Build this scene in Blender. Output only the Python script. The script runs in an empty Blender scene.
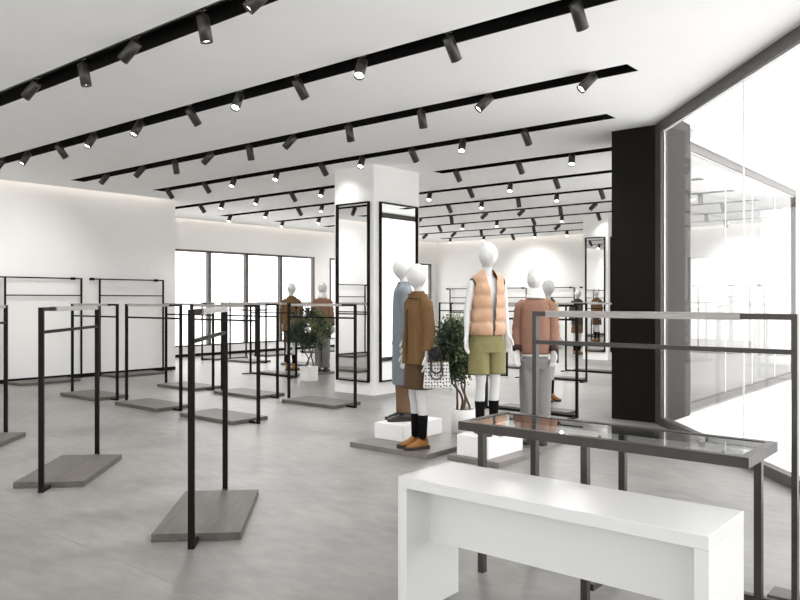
import bpy, math, random
from mathutils import Vector, Matrix, noise
random.seed(7)
S = bpy.context.scene
COL = S.collection
PI = math.pi
HC = 3.78                      # ceiling height
CAM_H = 1.56
FPX = 755.0
A11, A12, A21, A22 = .7679, -.6406, .6407, .7678   # (lateral, depth) -> room axes

def rm(lat, dep):
    return (A11*lat + A12*dep, A21*lat + A22*dep)
def heading(lat, dep):
    x, y = rm(lat, dep)
    return math.atan2(x, -y)   # turns a thing that faces -Y towards this direction

# ------------------------------------------------------------------ materials
MATS = {}
def mat(name, col, rough=.5, metal=0., noise_amt=0., noise_scale=5., emit=0., spec=.5, bump=0., bscale=60., stretch=None, coat=0.):
    m = bpy.data.materials.new(name); m.use_nodes = True
    nt = m.node_tree; b = nt.nodes['Principled BSDF']
    b.inputs['Base Color'].default_value = (*col, 1)
    b.inputs['Roughness'].default_value = rough
    b.inputs['Metallic'].default_value = metal
    b.inputs['Specular IOR Level'].default_value = spec
    b.inputs['Coat Weight'].default_value = coat
    if emit:
        b.inputs['Emission Color'].default_value = (*col, 1); b.inputs['Emission Strength'].default_value = emit
    if noise_amt or bump:
        tc = nt.nodes.new('ShaderNodeTexCoord'); mp = nt.nodes.new('ShaderNodeMapping')
        nt.links.new(tc.outputs['Object'], mp.inputs[0])
        if stretch: mp.inputs['Scale'].default_value = stretch
    if noise_amt:
        n = nt.nodes.new('ShaderNodeTexNoise'); n.inputs['Scale'].default_value = noise_scale; n.inputs['Detail'].default_value = 5
        nt.links.new(mp.outputs[0], n.inputs['Vector'])
        r = nt.nodes.new('ShaderNodeValToRGB')
        r.color_ramp.elements[0].position = .3; r.color_ramp.elements[1].position = .7
        r.color_ramp.elements[0].color = (*[c*(1-noise_amt) for c in col], 1)
        r.color_ramp.elements[1].color = (*[min(1, c*(1+noise_amt)) for c in col], 1)
        nt.links.new(n.outputs['Fac'], r.inputs[0]); nt.links.new(r.outputs[0], b.inputs['Base Color'])
    if bump:
        n2 = nt.nodes.new('ShaderNodeTexNoise'); n2.inputs['Scale'].default_value = bscale; n2.inputs['Detail'].default_value = 3
        nt.links.new(mp.outputs[0], n2.inputs['Vector'])
        bp = nt.nodes.new('ShaderNodeBump'); bp.inputs['Strength'].default_value = bump; bp.inputs['Distance'].default_value = .01
        nt.links.new(n2.outputs['Fac'], bp.inputs['Height']); nt.links.new(bp.outputs[0], b.inputs['Normal'])
    MATS[name] = m
    return m

M_wall = mat('wall_plaster', (.86, .853, .84), .85, noise_amt=.012, noise_scale=1.5)
M_ceil = mat('ceiling_paint', (.93, .93, .925), .9, noise_amt=.01, noise_scale=2)
M_black = mat('black_recess', (.005, .0045, .004), .7, spec=.15)
M_pillar = mat('black_cladding', (.0055, .0045, .0035), .55, noise_amt=.1, noise_scale=3, spec=.12)
M_pside = mat('dark_metal_cladding', (.036, .032, .03), .6, spec=.1)
M_rack = mat('dark_bronze_steel', (.0075, .0058, .0048), .42, spec=.09, noise_amt=.08, noise_scale=8)
M_bronze = mat('bronze_table_steel', (.040, .034, .030), .38, spec=.3, noise_amt=.06, noise_scale=6)
M_sleeve = mat('brushed_grey_wood', (.34, .32, .30), .5, noise_amt=.2, noise_scale=9, stretch=(1, 12, 12))
M_plate = mat('grey_oak_board', (.10, .09, .08), .5, noise_amt=.2, noise_scale=5, stretch=(.6, 4, 4), spec=.35)
M_plinth = mat('grey_concrete_board', (.165, .15, .14), .38, noise_amt=.15, noise_scale=4)
M_white = mat('white_lacquer', (.65, .65, .647), .25, coat=.1)
M_whitebox = mat('white_plinth_paint', (.78, .775, .765), .5)
M_manq = mat('white_mannequin_gloss', (.57, .565, .56), .33)
M_frame = mat('dark_aluminium_frame', (.085, .073, .066), .4, metal=.2)
M_framel = mat('white_gasket', (.85, .85, .85), .5)
M_lampb = mat('lamp_black_metal', (.05, .045, .042), .36, metal=.5)
M_lens = mat('lamp_lens_glow', (1, .96, .9), .4, emit=9.0)
M_lensoff = mat('lamp_lens_soft', (1, .96, .9), .4, emit=1.2)
M_cove = mat('cove_light_strip', (1, .92, .83), .5, emit=2.0)
M_fascia = mat('white_fascia', (.78, .78, .78), .7)
M_pot = mat('white_ceramic', (.82, .81, .79), .35)
M_soil = mat('potting_soil', (.05, .035, .025), .95, noise_amt=.4, noise_scale=40)
M_bark = mat('brown_bark', (.11, .07, .045), .85, noise_amt=.4, noise_scale=25, bump=.5)
M_leaf = mat('dark_green_leaf', (.018, .034, .013), .28, noise_amt=.5, noise_scale=9)
M_leafl = mat('leaf_highlight_green', (.16, .20, .08), .3, noise_amt=.3, noise_scale=9)  # pale leaf colour standing in for highlights on the crown
M_ochre = mat('ochre_brown_wool', (.125, .064, .018), .85, noise_amt=.12, noise_scale=25, bump=.25, bscale=180)
M_ochred = mat('dark_ochre_wool', (.066, .034, .010), .85, noise_amt=.15, noise_scale=25, bump=.25, bscale=180)
M_tan = mat('tan_collar_cloth', (.52, .36, .18), .85, bump=.2)
M_blue = mat('dusty_blue_wool', (.165, .19, .215), .85, noise_amt=.06, noise_scale=20, bump=.2, bscale=180)
M_brown = mat('brown_trouser_cloth', (.14, .075, .04), .8, noise_amt=.1, noise_scale=20)
M_peach = mat('peach_puffer_nylon', (.47, .285, .18), .5, noise_amt=.1, noise_scale=7, bump=.45, bscale=16)
M_khaki = mat('khaki_cotton', (.19, .168, .068), .8, noise_amt=.07, noise_scale=15, bump=.2, bscale=60)
M_rust = mat('rust_knit', (.235, .122, .083), .85, noise_amt=.1, noise_scale=40, bump=.4, bscale=120)
M_cuff = mat('dark_maroon_rib', (.035, .016, .014), .85)
M_greyp = mat('grey_flannel', (.18, .176, .172), .85, noise_amt=.06, noise_scale=30, bump=.2)
M_sock = mat('black_sock_knit', (.005, .005, .0055), .95, spec=.08)
M_shoe = mat('ochre_suede', (.25, .105, .018), .75, noise_amt=.2, noise_scale=25)
M_sole = mat('dark_rubber_sole', (.022, .015, .011), .6)
M_bshoe = mat('black_leather', (.012, .011, .011), .35)
M_dark = mat('charcoal_jacket_cloth', (.045, .04, .035), .85)
M_chain = mat('black_chain', (.02, .02, .02), .3)
M_fur = mat('black_fur', (.008, .008, .008), .9, bump=1., bscale=120)
M_mirror = mat('mirror_silver', (.93, .93, .93), .012, metal=1.)
M_paving = mat('pale_paving', (.82, .82, .81), .8, noise_amt=.02, noise_scale=1)

def floor_material():
    m = mat('polished_concrete', (.5, .5, .5), .42)
    nt = m.node_tree; b = nt.nodes['Principled BSDF']
    tc = nt.nodes.new('ShaderNodeTexCoord')
    def nz(scale, detail, dist, stretch=None):
        mp = nt.nodes.new('ShaderNodeMapping')
        mp.inputs['Rotation'].default_value = (0, 0, .69)
        if stretch: mp.inputs['Scale'].default_value = stretch
        nt.links.new(tc.outputs['Object'], mp.inputs[0])
        n = nt.nodes.new('ShaderNodeTexNoise'); n.inputs['Scale'].default_value = scale
        n.inputs['Detail'].default_value = detail; n.inputs['Distortion'].default_value = dist
        nt.links.new(mp.outputs[0], n.inputs['Vector']); return n
    n1 = nz(1.1, 8, .6); n2 = nz(4.5, 6, .3, (1, 2.2, 1)); n3 = nz(28, 3, 0)
    mx = nt.nodes.new('ShaderNodeMath'); mx.operation = 'MULTIPLY_ADD'; mx.inputs[1].default_value = .5
    nt.links.new(n2.outputs['Fac'], mx.inputs[0]); nt.links.new(n1.outputs['Fac'], mx.inputs[2])
    m2 = nt.nodes.new('ShaderNodeMath'); m2.operation = 'MULTIPLY_ADD'; m2.inputs[1].default_value = .12
    nt.links.new(n3.outputs['Fac'], m2.inputs[0]); nt.links.new(mx.outputs[0], m2.inputs[2])
    r = nt.nodes.new('ShaderNodeValToRGB')
    e = r.color_ramp.elements
    e[0].position = .58; e[0].color = (.160, .155, .146, 1)
    e[1].position = 1.02; e[1].color = (.275, .268, .254, 1)
    nt.links.new(m2.outputs[0], r.inputs[0]); nt.links.new(r.outputs[0], b.inputs['Base Color'])
    rr = nt.nodes.new('ShaderNodeMapRange'); rr.inputs['To Min'].default_value = .30; rr.inputs['To Max'].default_value = .50
    nt.links.new(n1.outputs['Fac'], rr.inputs['Value']); nt.links.new(rr.outputs[0], b.inputs['Roughness'])
    return m
M_floor = floor_material()
M_joint = mat('floor_joint_filler', (.26, .245, .23), .7)

def glass_material(name, tint, refl, ior=1.45):
    m = bpy.data.materials.new(name); m.use_nodes = True
    nt = m.node_tree; nt.nodes.clear()
    out = nt.nodes.new('ShaderNodeOutputMaterial'); mix = nt.nodes.new('ShaderNodeMixShader')
    tr = nt.nodes.new('ShaderNodeBsdfTransparent'); tr.inputs[0].default_value = (*tint, 1)
    gl = nt.nodes.new('ShaderNodeBsdfGlossy'); gl.inputs['Roughness'].default_value = .01
    gl.inputs[0].default_value = (refl, refl, refl, 1)
    fr = nt.nodes.new('ShaderNodeFresnel')
    ge = nt.nodes.new('ShaderNodeNewGeometry'); mr = nt.nodes.new('ShaderNodeMapRange')
    mr.inputs['To Min'].default_value = ior; mr.inputs['To Max'].default_value = 1/ior   # the same reflectance from both sides
    nt.links.new(ge.outputs['Backfacing'], mr.inputs['Value']); nt.links.new(mr.outputs[0], fr.inputs[0])
    nt.links.new(fr.outputs[0], mix.inputs[0]); nt.links.new(tr.outputs[0], mix.inputs[1])
    nt.links.new(gl.outputs[0], mix.inputs[2]); nt.links.new(mix.outputs[0], out.inputs[0])
    return m
M_glass = glass_material('clear_glass', (.975, .975, .975), 1.0, 1.22)
M_glass2 = glass_material('low_reflection_glass', (.97, .97, .97), 1.0, 1.10)
M_tglass = glass_material('table_glass', (.93, .945, .94), 1.0)

def tote_material():
    m = mat('white_dotted_canvas', (.8, .79, .77), .75)
    nt = m.node_tree; b = nt.nodes['Principled BSDF']
    tc = nt.nodes.new('ShaderNodeTexCoord'); mp = nt.nodes.new('ShaderNodeMapping')
    mp.inputs['Scale'].default_value = (34, 30, 30); mp.inputs['Rotation'].default_value = (PI/2, 0, 0); nt.links.new(tc.outputs['Object'], mp.inputs[0])
    v = nt.nodes.new('ShaderNodeTexVoronoi'); v.voronoi_dimensions = '2D'; v.inputs['Scale'].default_value = 1; v.inputs['Randomness'].default_value = .3
    nt.links.new(mp.outputs[0], v.inputs['Vector'])
    lt = nt.nodes.new('ShaderNodeMath'); lt.operation = 'LESS_THAN'; lt.inputs[1].default_value = .27
    nt.links.new(v.outputs['Distance'], lt.inputs[0])
    mx = nt.nodes.new('ShaderNodeMix'); mx.data_type = 'RGBA'
    mx.inputs[6].default_value = (.66, .65, .635, 1); mx.inputs[7].default_value = (.02, .02, .02, 1)
    nt.links.new(lt.outputs[0], mx.inputs[0]); nt.links.new(mx.outputs[2], b.inputs['Base Color'])
    return m
M_tote = tote_material()

# ------------------------------------------------------------------ mesh helpers
class MB:
    def __init__(s): s.v = []; s.f = []
    def add(s, vs, fs):
        o = len(s.v); s.v += [tuple(v) for v in vs]; s.f += [tuple(i+o for i in f) for f in fs]; return s
    def box(s, x0, x1, y0, y1, z0, z1):
        if x0 > x1: x0, x1 = x1, x0
        if y0 > y1: y0, y1 = y1, y0
        if z0 > z1: z0, z1 = z1, z0
        v = [(x, y, z) for z in (z0, z1) for y in (y0, y1) for x in (x0, x1)]
        return s.add(v, [(0,2,3,1), (4,5,7,6), (0,1,5,4), (2,6,7,3), (0,4,6,2), (1,3,7,5)])
    def obox(s, a, b, w, z0, z1):
        """box along floor segment a-b of width w"""
        a = Vector(a); b = Vector(b); d = (b-a).normalized(); n = Vector((-d.y, d.x))*w/2
        c = [a-n, b-n, b+n, a+n]
        v = [(p.x, p.y, z0) for p in c] + [(p.x, p.y, z1) for p in c]
        return s.add(v, [(3,2,1,0), (4,5,6,7), (0,1,5,4), (1,2,6,5), (2,3,7,6), (3,0,4,7)])
    def prism(s, pts, z0, z1):
        n = len(pts)
        v = [(p[0], p[1], z0) for p in pts] + [(p[0], p[1], z1) for p in pts]
        return s.add(v, [tuple(reversed(range(n))), tuple(range(n, 2*n))] + [(i, (i+1) % n, n+(i+1) % n, n+i) for i in range(n)])
    def rings(s, rs, closed=True, cap0=True, cap1=True):
        n = len(rs[0]); o = len(s.v)
        for r in rs: s.v += [tuple(p) for p in r]
        k = n if closed else n-1
        for i in range(len(rs)-1):
            for j in range(k):
                j2 = (j+1) % n
                s.f.append((o+i*n+j, o+i*n+j2, o+(i+1)*n+j2, o+(i+1)*n+j))
        if closed and cap0: s.f.append(tuple(o+j for j in reversed(range(n))))
        if closed and cap1: s.f.append(tuple(o+(len(rs)-1)*n+j for j in range(n)))
        return s
    def tube(s, pts, rad, n=12, flat=None, cap=True):
        """tube along pts; rad a number, a list, or a list of (ra, rb)"""
        pts = [Vector(p) for p in pts]
        rs = []; ref = None
        for i, p in enumerate(pts):
            d = (pts[min(i+1, len(pts)-1)] - pts[max(i-1, 0)]).normalized()
            if ref is None:
                ref = Vector((1, 0, 0)) if abs(d.x) < .9 else Vector((0, 1, 0))
            u = (ref - d*ref.dot(d)).normalized(); w = d.cross(u); ref = u
            r = rad[i] if isinstance(rad, (list, tuple)) else rad
            ra, rb = r if isinstance(r, (list, tuple)) else (r, r)
            rs.append([p + u*math.cos(2*PI*k/n)*ra + w*math.sin(2*PI*k/n)*rb for k in range(n)])
        return s.rings(rs, cap0=cap, cap1=cap)
    def ellipsoid(s, c, r, nu=20, nv=12, shape=None):
        rs = []
        for i in range(1, nv):
            t = PI*i/nv; ring = []
            for k in range(nu):
                a = 2*PI*k/nu
                p = [math.sin(t)*math.cos(a), math.sin(t)*math.sin(a), -math.cos(t)]
                if shape: p = shape(*p)
                ring.append((c[0]+p[0]*r[0], c[1]+p[1]*r[1], c[2]+p[2]*r[2]))
            rs.append(ring)
        return s.rings(rs)
    def xform(s, M):
        s.v = [tuple(M @ Vector(v)) for v in s.v]; return s
    def mesh(s, name, m, smooth=False):
        me = bpy.data.meshes.new(name); me.from_pydata(s.v, [], s.f); me.validate()
        ms = m if isinstance(m, (list, tuple)) else [m]
        for k in ms: me.materials.append(k)
        if smooth: me.polygons.foreach_set('use_smooth', [True]*len(me.polygons))
        me.update(); return me
    def build(s, name, m, parent=None, smooth=False, loc=None, bevel=0):
        o = bpy.data.objects.new(name, s.mesh(name, m, smooth)); COL.objects.link(o)
        if parent: o.parent = parent
        if loc: o.location = loc
        if bevel:
            b = o.modifiers.new('edge', 'BEVEL'); b.width = bevel; b.segments = 2; b.limit_method = 'ANGLE'
        return o

def tag(o, label, cat, group=None):
    o['label'] = label; o['category'] = cat
    if group: o['group'] = group
    return o
def struct(o):
    o['kind'] = 'structure'; return o
def thing(name, label, cat, loc=(0, 0, 0), rz=0, group=None):
    o = bpy.data.objects.new(name, None); COL.objects.link(o)
    o.empty_display_size = .2
    o.location = loc; o.rotation_euler = (0, 0, rz)
    return tag(o, label, cat, group)
def dup(root, loc, rz, label, group=None, name=None):
    def cp(o, par):
        c = o.copy(); COL.objects.link(c)
        if par: c.parent = par
        for ch in o.children: cp(ch, c)
        return c
    r = cp(root, None); r.location = loc; r.rotation_euler = (0, 0, rz); r['label'] = label
    if group: r['group'] = group
    return r

# ------------------------------------------------------------------ setting
XR = lambda y: 4.245 - .8343*y if y < 9.42 else -3.65      # right boundary of the shop
YB, YF = 23.5, -4.0
fl = [(-14.85, YF), (XR(YF), YF), (XR(9.42), 9.42), (-3.65, YB+.15), (-17.95, YB+.15), (-17.95, 9.73), (-14.85, 9.73)]
f = MB().prism(fl, -.12, 0).build('floor', M_floor); struct(f)
jn = MB()
for y in (2.39, 14.4): jn.box(-14.6, XR(y)-.2 if y < 9 else -3.9, y-.003, y+.003, 0, .0012)
struct(jn.build('floor_joint_line', M_joint))
struct(MB().box(-70, 60, -50, 90, -.3, -.03).build('ground_outside', M_paving))
struct(MB().prism(fl, 3.98, 4.19).build('roof_slab', M_fascia))

struct(MB().prism([(-14.85, YF), (-14.7, YF), (-14.7, 9.76), (-17.95, 9.76), (-17.95, 9.61), (-14.85, 9.61)], 0, 3.98).build('wall_left', M_wall))
struct(MB().box(-17.95, -3.65, YB, YB+.15, 0, 3.98).build('wall_back', M_wall))
struct(MB().box(-14.7, XR(YF)+.2, YF-.15, YF, 3.6, 3.98).box(-14.7, -14.2, YF-.15, YF, 0, 3.6).box(6.5, XR(YF)+.2, YF-.15, YF, 0, 3.6).box(-14.2, 6.5, YF-.15, YF, 0, .10).build('wall_front', M_wall))
w5 = MB().box(-14.2, 6.5, YF-.11, YF-.03, 3.53, 3.6).box(-14.2, 6.5, YF-.11, YF-.03, .10, .17)  # unseen glazing added behind the camera to let in more sky light
for k in range(10): w5.box(-14.2+k*2.293, -14.14+k*2.293, YF-.11, YF-.03, .17, 3.53)
w5 = struct(w5.build('added_light_window', M_frame))
MB().box(-14.14, 6.4, YF-.075, YF-.065, .17, 3.53).build('pane', M_glass, w5)
struct(MB().box(-14.7, -14.685, YF, 9.76, 0, .075).build('baseboard_left', M_black))
struct(MB().box(-17.8, -3.9, YB-.015, YB, 0, .075).build('baseboard_back', M_wall))
# far left wall with its two window openings
W1, W2, ZS, ZT = (10.2, 17.0), (17.7, 23.2), .28, 2.95
w = MB().box(-17.95, -17.8, 9.7, YB, 0, ZS).box(-17.95, -17.8, 9.7, YB, ZT, 3.98)
w.box(-17.95, -17.8, 9.7, W1[0], ZS, ZT).box(-17.95, -17.8, W1[1], W2[0], ZS, ZT).box(-17.95, -17.8, W2[1], YB, ZS, ZT)
struct(w.build('wall_far_left', M_wall))
struct(MB().box(-17.8, -17.785, 9.7, YB, 0, .075).build('baseboard_far_left', M_black))
def big_window(name, y0, y1, mull):
    r = MB()
    t = .06
    r.box(-17.9, -17.78, y0, y1, ZT-t, ZT).box(-17.9, -17.78, y0, y1, ZS, ZS+t*.6)
    r.box(-17.9, -17.78, y0, y0+t, ZS, ZT).box(-17.9, -17.78, y1-t, y1, ZS, ZT)
    for m in mull: r.box(-17.9, -17.78, m-.05, m+.05, ZS, ZT)
    o = struct(r.build(name, M_frame))
    g = MB().box(-17.86, -17.85, y0+t, y1-t, ZS+t, ZT-t).build('pane', M_glass, o)
    return o
big_window('window_1', W1[0], W1[1], (11.56, 12.93, 14.25, 15.58))
big_window('window_2', W2[0], W2[1], (19.1, 20.5, 21.85))

# right side: glass wall 2 (behind the pillar), then plain wall
struct(MB().box(-3.80, -3.65, 17.0, YB, 0, 3.98).build('wall_right', M_wall))
def glass_run(name, a, b, joints, jw=.010, gm=None):
    a = Vector(a); b = Vector(b); d = (b-a).normalized()
    r = MB().obox(a, b, .09, 3.66, 3.80).obox(a, b, .09, 0, .10).obox(a, a+d*.20, .09, .1, 3.66).obox(b-d*.08, b, .09, .1, 3.66)
    o = struct(r.build(name, M_frame))
    g = MB()
    cuts = [0.20]+list(joints)+[(b-a).length-.08]
    for i in range(len(cuts)-1):
        g.obox(a+d*(cuts[i]+.005), a+d*(cuts[i+1]-.005), .012, .10, 3.66)
    g.build('pane', gm or M_glass, o)
    j = MB()
    for c in [.215]+list(joints): j.obox(a+d*(c-jw/2), a+d*(c+jw/2), .014, .10, 3.66)
    j.build('silicone_joint', M_framel, o)
    MB().obox(a, b, .03, 3.648, 3.66).build('head_gasket', M_framel, o)
    return o
P0 = Vector((XR(9.42)+.045, 9.43))
dirg = Vector((.6406, -.7678))
glass_run('window_3', P0, P0+dirg*14.5, (2.36, 6.2, 10.2), .010)
glass_run('window_4', (-3.70, 10.57), (-3.70, 17.0), (1.9, 3.4, 4.9), gm=M_glass2)
struct(MB().obox(P0, P0+dirg*17.4, .16, 3.80, 3.98).build('trim_1', M_fascia))
struct(MB().box(-3.80, -3.62, 10.9, 17.0, 3.80, 3.98).build('trim_2', M_fascia))

# black pillar at the bend of the glass
struct(MB().box(-4.23, -3.64, 9.42, 10.56, 0, 3.98).build('pillar', M_pillar))
struct(MB().box(-3.64, -3.60, 9.42, 10.57, -.03, 3.98).build('pillar_outer_cladding', M_pside))

# ceiling with recessed slots -------------------------------------------------
SL = .28
slots = [  # y0, segments (xa, xb)
    (3.44, [(-13.66, -.95)]), (5.05, [(-13.66, -2.0)]), (6.82, [(-13.66, -2.91)]), (8.49, [(-13.61, -3.88)]),
    (10.38, [(-16.4, -9.35), (-7.93, -4.6)]), (12.2, [(-16.4, -4.6)]), (14.04, [(-16.4, -4.6)]), (15.95, [(-16.4, -4.6)]),
    (17.82, [(-16.4, -4.6)]), (19.85, [(-16.4, -9.2), (-8.1, -4.6)]), (21.8, [(-16.4, -4.6)])]
slots = [(1.6, [(-13.66, 1.2)]), (-.2, [(-13.66, 2.8)])][::-1] + slots
c = MB()
def cband(y0, y1, segs=()):
    xl = -14.56 if y1 <= 9.77 else -17.66
    spans = []; x = xl
    for a, b in segs: spans.append((x, a, False)); x = b
    spans.append((x, None, True))
    for a, b, last in spans:
        if last: c.prism([(a, y0), (XR(y0)+.03, y0), (XR(y1-1e-4)+.03, y1), (a, y1)], HC, HC+.03)
        else: c.prism([(a, y0), (b, y0), (b, y1), (a, y1)], HC, HC+.03)
ys = [YF]
bands = []
for y0, segs in slots:
    bands.append((ys[-1], y0, ())); bands.append((y0, y0+SL, segs)); ys.append(y0+SL)
bands.append((ys[-1], YB-.14, ()))
for y0, y1, segs in bands:
    cutp = [p for p in (9.42, 9.76) if y0 < p < y1]
    e = [y0]+cutp+[y1]
    for i in range(len(e)-1): cband(e[i], e[i+1], segs)
struct(c.build('ceiling', M_ceil))
# cove light along the wall tops
cv = MB().box(-14.66, -14.60, YF+.1, 9.6, 3.93, 3.95).box(-17.76, -17.70, 9.8, YB-.2, 3.93, 3.95).box(-17.6, -4, YB-.10, YB-.04, 3.93, 3.95)
tag(cv.build('cove_light', M_cove), 'warm light strips hidden in the ceiling cove along the wall tops', 'cove light')

# ------------------------------------------------------------------ tracks and spotlights
ORD = ['nearest', 'second nearest', 'third nearest', 'fourth nearest', 'fifth nearest', 'sixth nearest', 'seventh nearest',
       'eighth nearest', 'ninth nearest', 'tenth nearest', 'farthest']
NUM = ['first', 'second', 'third', 'fourth', 'fifth', 'sixth', 'seventh', 'eighth', 'ninth', 'tenth', 'eleventh', 'twelfth', 'thirteenth', 'fourteenth']
ti = 0
for y0, segs in slots:
    vis = y0 > 3
    for si, (xa, xb) in enumerate(segs):
        h = MB()
        z1 = HC+.13; t = .01; y1 = y0+SL
        h.box(xa, xb, y0, y1, z1, z1+t).box(xa, xb, y0, y0+t, HC+.002, z1).box(xa, xb, y1-t, y1, HC+.002, z1).box(xa, xa+t, y0, y1, HC+.002, z1).box(xb-t, xb, y0, y1, HC+.002, z1)
        if vis:
            side = '' if len(segs) == 1 else (', part left of the white column' if si == 0 else ', part right of the white column')
            lab = f'black recessed lighting track in the ceiling, {ORD[ti]} row{side}'
        else:
            lab = 'black recessed lighting track in the ceiling above the camera' if y0 > 0 else 'black recessed lighting track in the ceiling behind the camera'
        o = tag(h.build('lighting_track', M_black), lab, 'lighting track', 'recessed tracks across the ceiling')
        MB().box(xa+.03, xb-.03, y0+.05, y0+.085, HC+.058, z1).box(xa+.03, xb-.03, y0+.035, y0+.1, HC+.05, HC+.058).build('rail', M_lampb, o)
    if vis: ti += 1

DIRS = {'R': (.0, .80, -1), 'T': (.28, -.62, -1), 'U': (0, -.62, -1), 'L': (-.95, -.42, -1), 'D': (.06, .16, -1), 'K': (-.62, -.75, -1)}
LAMP_MESH = {}
def lamp_meshes():
    # body points down -Z from the pivot at the origin
    b = MB().tube([(0, 0, .01), (0, 0, 0), (0, 0, -.19)], [.045, .05, .05], 20)
    b.rings([[(.05*math.cos(a*PI/10), .05*math.sin(a*PI/10), -.19) for a in range(20)],
             [(.036*math.cos(a*PI/10), .036*math.sin(a*PI/10), -.19) for a in range(20)],
             [(.032*math.cos(a*PI/10), .032*math.sin(a*PI/10), -.170) for a in range(20)]], cap0=False, cap1=False)
    b2 = MB()
    n = 20
    rr = [(.034, .012), (.049, .0), (.049, -.2), (.043, -.2), (.040, -.178)]
    b2.rings([[(r*math.cos(2*PI*k/n), r*math.sin(2*PI*k/n), z) for k in range(n)] for r, z in rr], cap0=True, cap1=False)
    LAMP_MESH['body'] = b2.mesh('body', M_lampb, False)
    for p in LAMP_MESH['body'].polygons: p.use_smooth = len(p.vertices) == 4
    LAMP_MESH['lens'] = MB().rings([[(.041*math.cos(2*PI*k/n), .041*math.sin(2*PI*k/n), z) for k in range(n)] for z in (-.181, -.176)]).mesh('lens', M_lens)
    LAMP_MESH['lens_dim'] = MB().rings([[(.041*math.cos(2*PI*k/n), .041*math.sin(2*PI*k/n), z) for k in range(n)] for z in (-.181, -.176)]).mesh('lens', M_lensoff)
    m = MB().box(-.03, .03, -.018, .018, .03, .06).tube([(0, 0, .045), (0, 0, -.02)], .009, 8)
    LAMP_MESH['mount'] = m.mesh('mount', M_lampb)
lamp_meshes()
DESC = {'R': 'aimed back and right', 'T': 'shining towards the viewer', 'U': 'shining towards the viewer', 'L': 'tilted left', 'D': 'hanging straight down', 'K': 'tilted left with a lit face'}
def lamp(x, y, code, label, energy):
    r = thing('track_spotlight', label, 'spotlight', (x, y, HC-.01), 0, 'spotlights on the ceiling tracks')
    m = bpy.data.objects.new('mount', LAMP_MESH['mount']); COL.objects.link(m); m.parent = r
    d = Vector(DIRS[code]).normalized()
    q = Vector((0, 0, -1)).rotation_difference(d)
    b = bpy.data.objects.new('lamp_body', LAMP_MESH['body']); COL.objects.link(b); b.parent = r
    b.rotation_mode = 'QUATERNION'; b.rotation_quaternion = q; b.location = (0, 0, -.015)
    l = bpy.data.objects.new('lens', LAMP_MESH['lens']); COL.objects.link(l); l.parent = b
    ld = bpy.data.lights.get('spot_%s_%d' % (code, energy))
    if ld is None:
        ld = bpy.data.lights.new('spot_%s_%d' % (code, energy), 'SPOT'); ld.energy = energy
        ld.spot_size = math.radians(105); ld.spot_blend = 1.0; ld.shadow_soft_size = .03; ld.color = (1, .985, .965)
    lo = bpy.data.objects.new('beam', ld); COL.objects.link(lo); lo.parent = b; lo.location = (0, 0, -.205)
    return r
def at_px(px, y):
    t = (px-400)/FPX; d = y/(A21*t + A22); return d*(A11*t + A12)
rows = {
 0: [(37, 'L'), (82.7, 'D'), (137, 'L'), (202.5, 'D'), (268, 'K')],
 1: [(28.7, 'U'), (57.4, 'R'), (94.5, 'U'), (141, 'U'), (189, 'R'), (240, 'T'), (296, 'R'), (362.7, 'T'), (448, 'R'), (575, 'R')],
 2: [(108, 'L'), (143.4, 'L'), (174.8, 'D'), (212, 'L'), (249, 'D'), (294.5, 'L'), (348.5, 'D'), (421, 'D'), (490.2, 'K'), (593.8, 'K')],
 3: [(167, 'R'), (204, 'R'), (234.6, 'T'), (277.6, 'T'), (320.8, 'R'), (362.6, 'T'), (411, 'R'), (463, 'T'), (524, 'R')],
 4: [(200, 'R'), (223, 'T'), (257.5, 'T'), (291, 'R'), (322.5, 'T'), (455.4, 'R'), (518, 'R'), (572, 'T')],
 5: [(230.5, 'T'), (267, 'T'), (297.5, 'R'), (322.5, 'T'), (430, 'T'), (469, 'R'), (510.5, 'T'), (555, 'R')],
 6: [(283, 'T'), (319.5, 'T'), (447.8, 'R'), (482, 'T'), (518, 'D'), (556.8, 'T'), (600.5, 'R')],
 7: [(421, 'L'), (451, 'D'), (487, 'L'), (524, 'L'), (560, 'D'), (596.4, 'L'), (700, 'D')],
 8: [(438.7, 'R'), (463, 'T'), (497, 'T'), (532.5, 'R'), (562, 'T'), (597.6, 'R'), (722, 'R')],
 9: [(427, 'L'), (455.7, 'L'), (481, 'D'), (505, 'L'), (533.5, 'D'), (559.6, 'L'), (706, 'D')],
 10: [(450.5, 'T'), (484, 'T'), (512, 'R'), (535, 'T'), (567, 'T'), (725, 'R')],
}
vs = [s for s in slots if s[0] > 3]
for ri, lst in rows.items():
    y = vs[ri][0] + .068
    if ri < 2:
        for q, xx in enumerate((-13.3, -12.4)):  # unseen lamps added to brighten the left wall
            lamp(xx, y, 'L', f'added black spotlight {NUM[q]} from the wall on {ORD[ri]} ceiling track, outside the photo edge', 30)
    for k, (px, code) in enumerate(lst):
        x = at_px(px, y)
        lab = f'added black spotlight {DESC[code]}, {NUM[k]} from left on {ORD[ri]} ceiling track'
        lamp(x, y, code, lab, 8 if (ri, px) in ((3, 320.8), (3, 362.6), (8, 597.6), (7, 596.4)) else 95 if ri > 6 else 36 if (code == 'L' and x < -12) else 45 if code in 'LDK' else 36)

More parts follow.
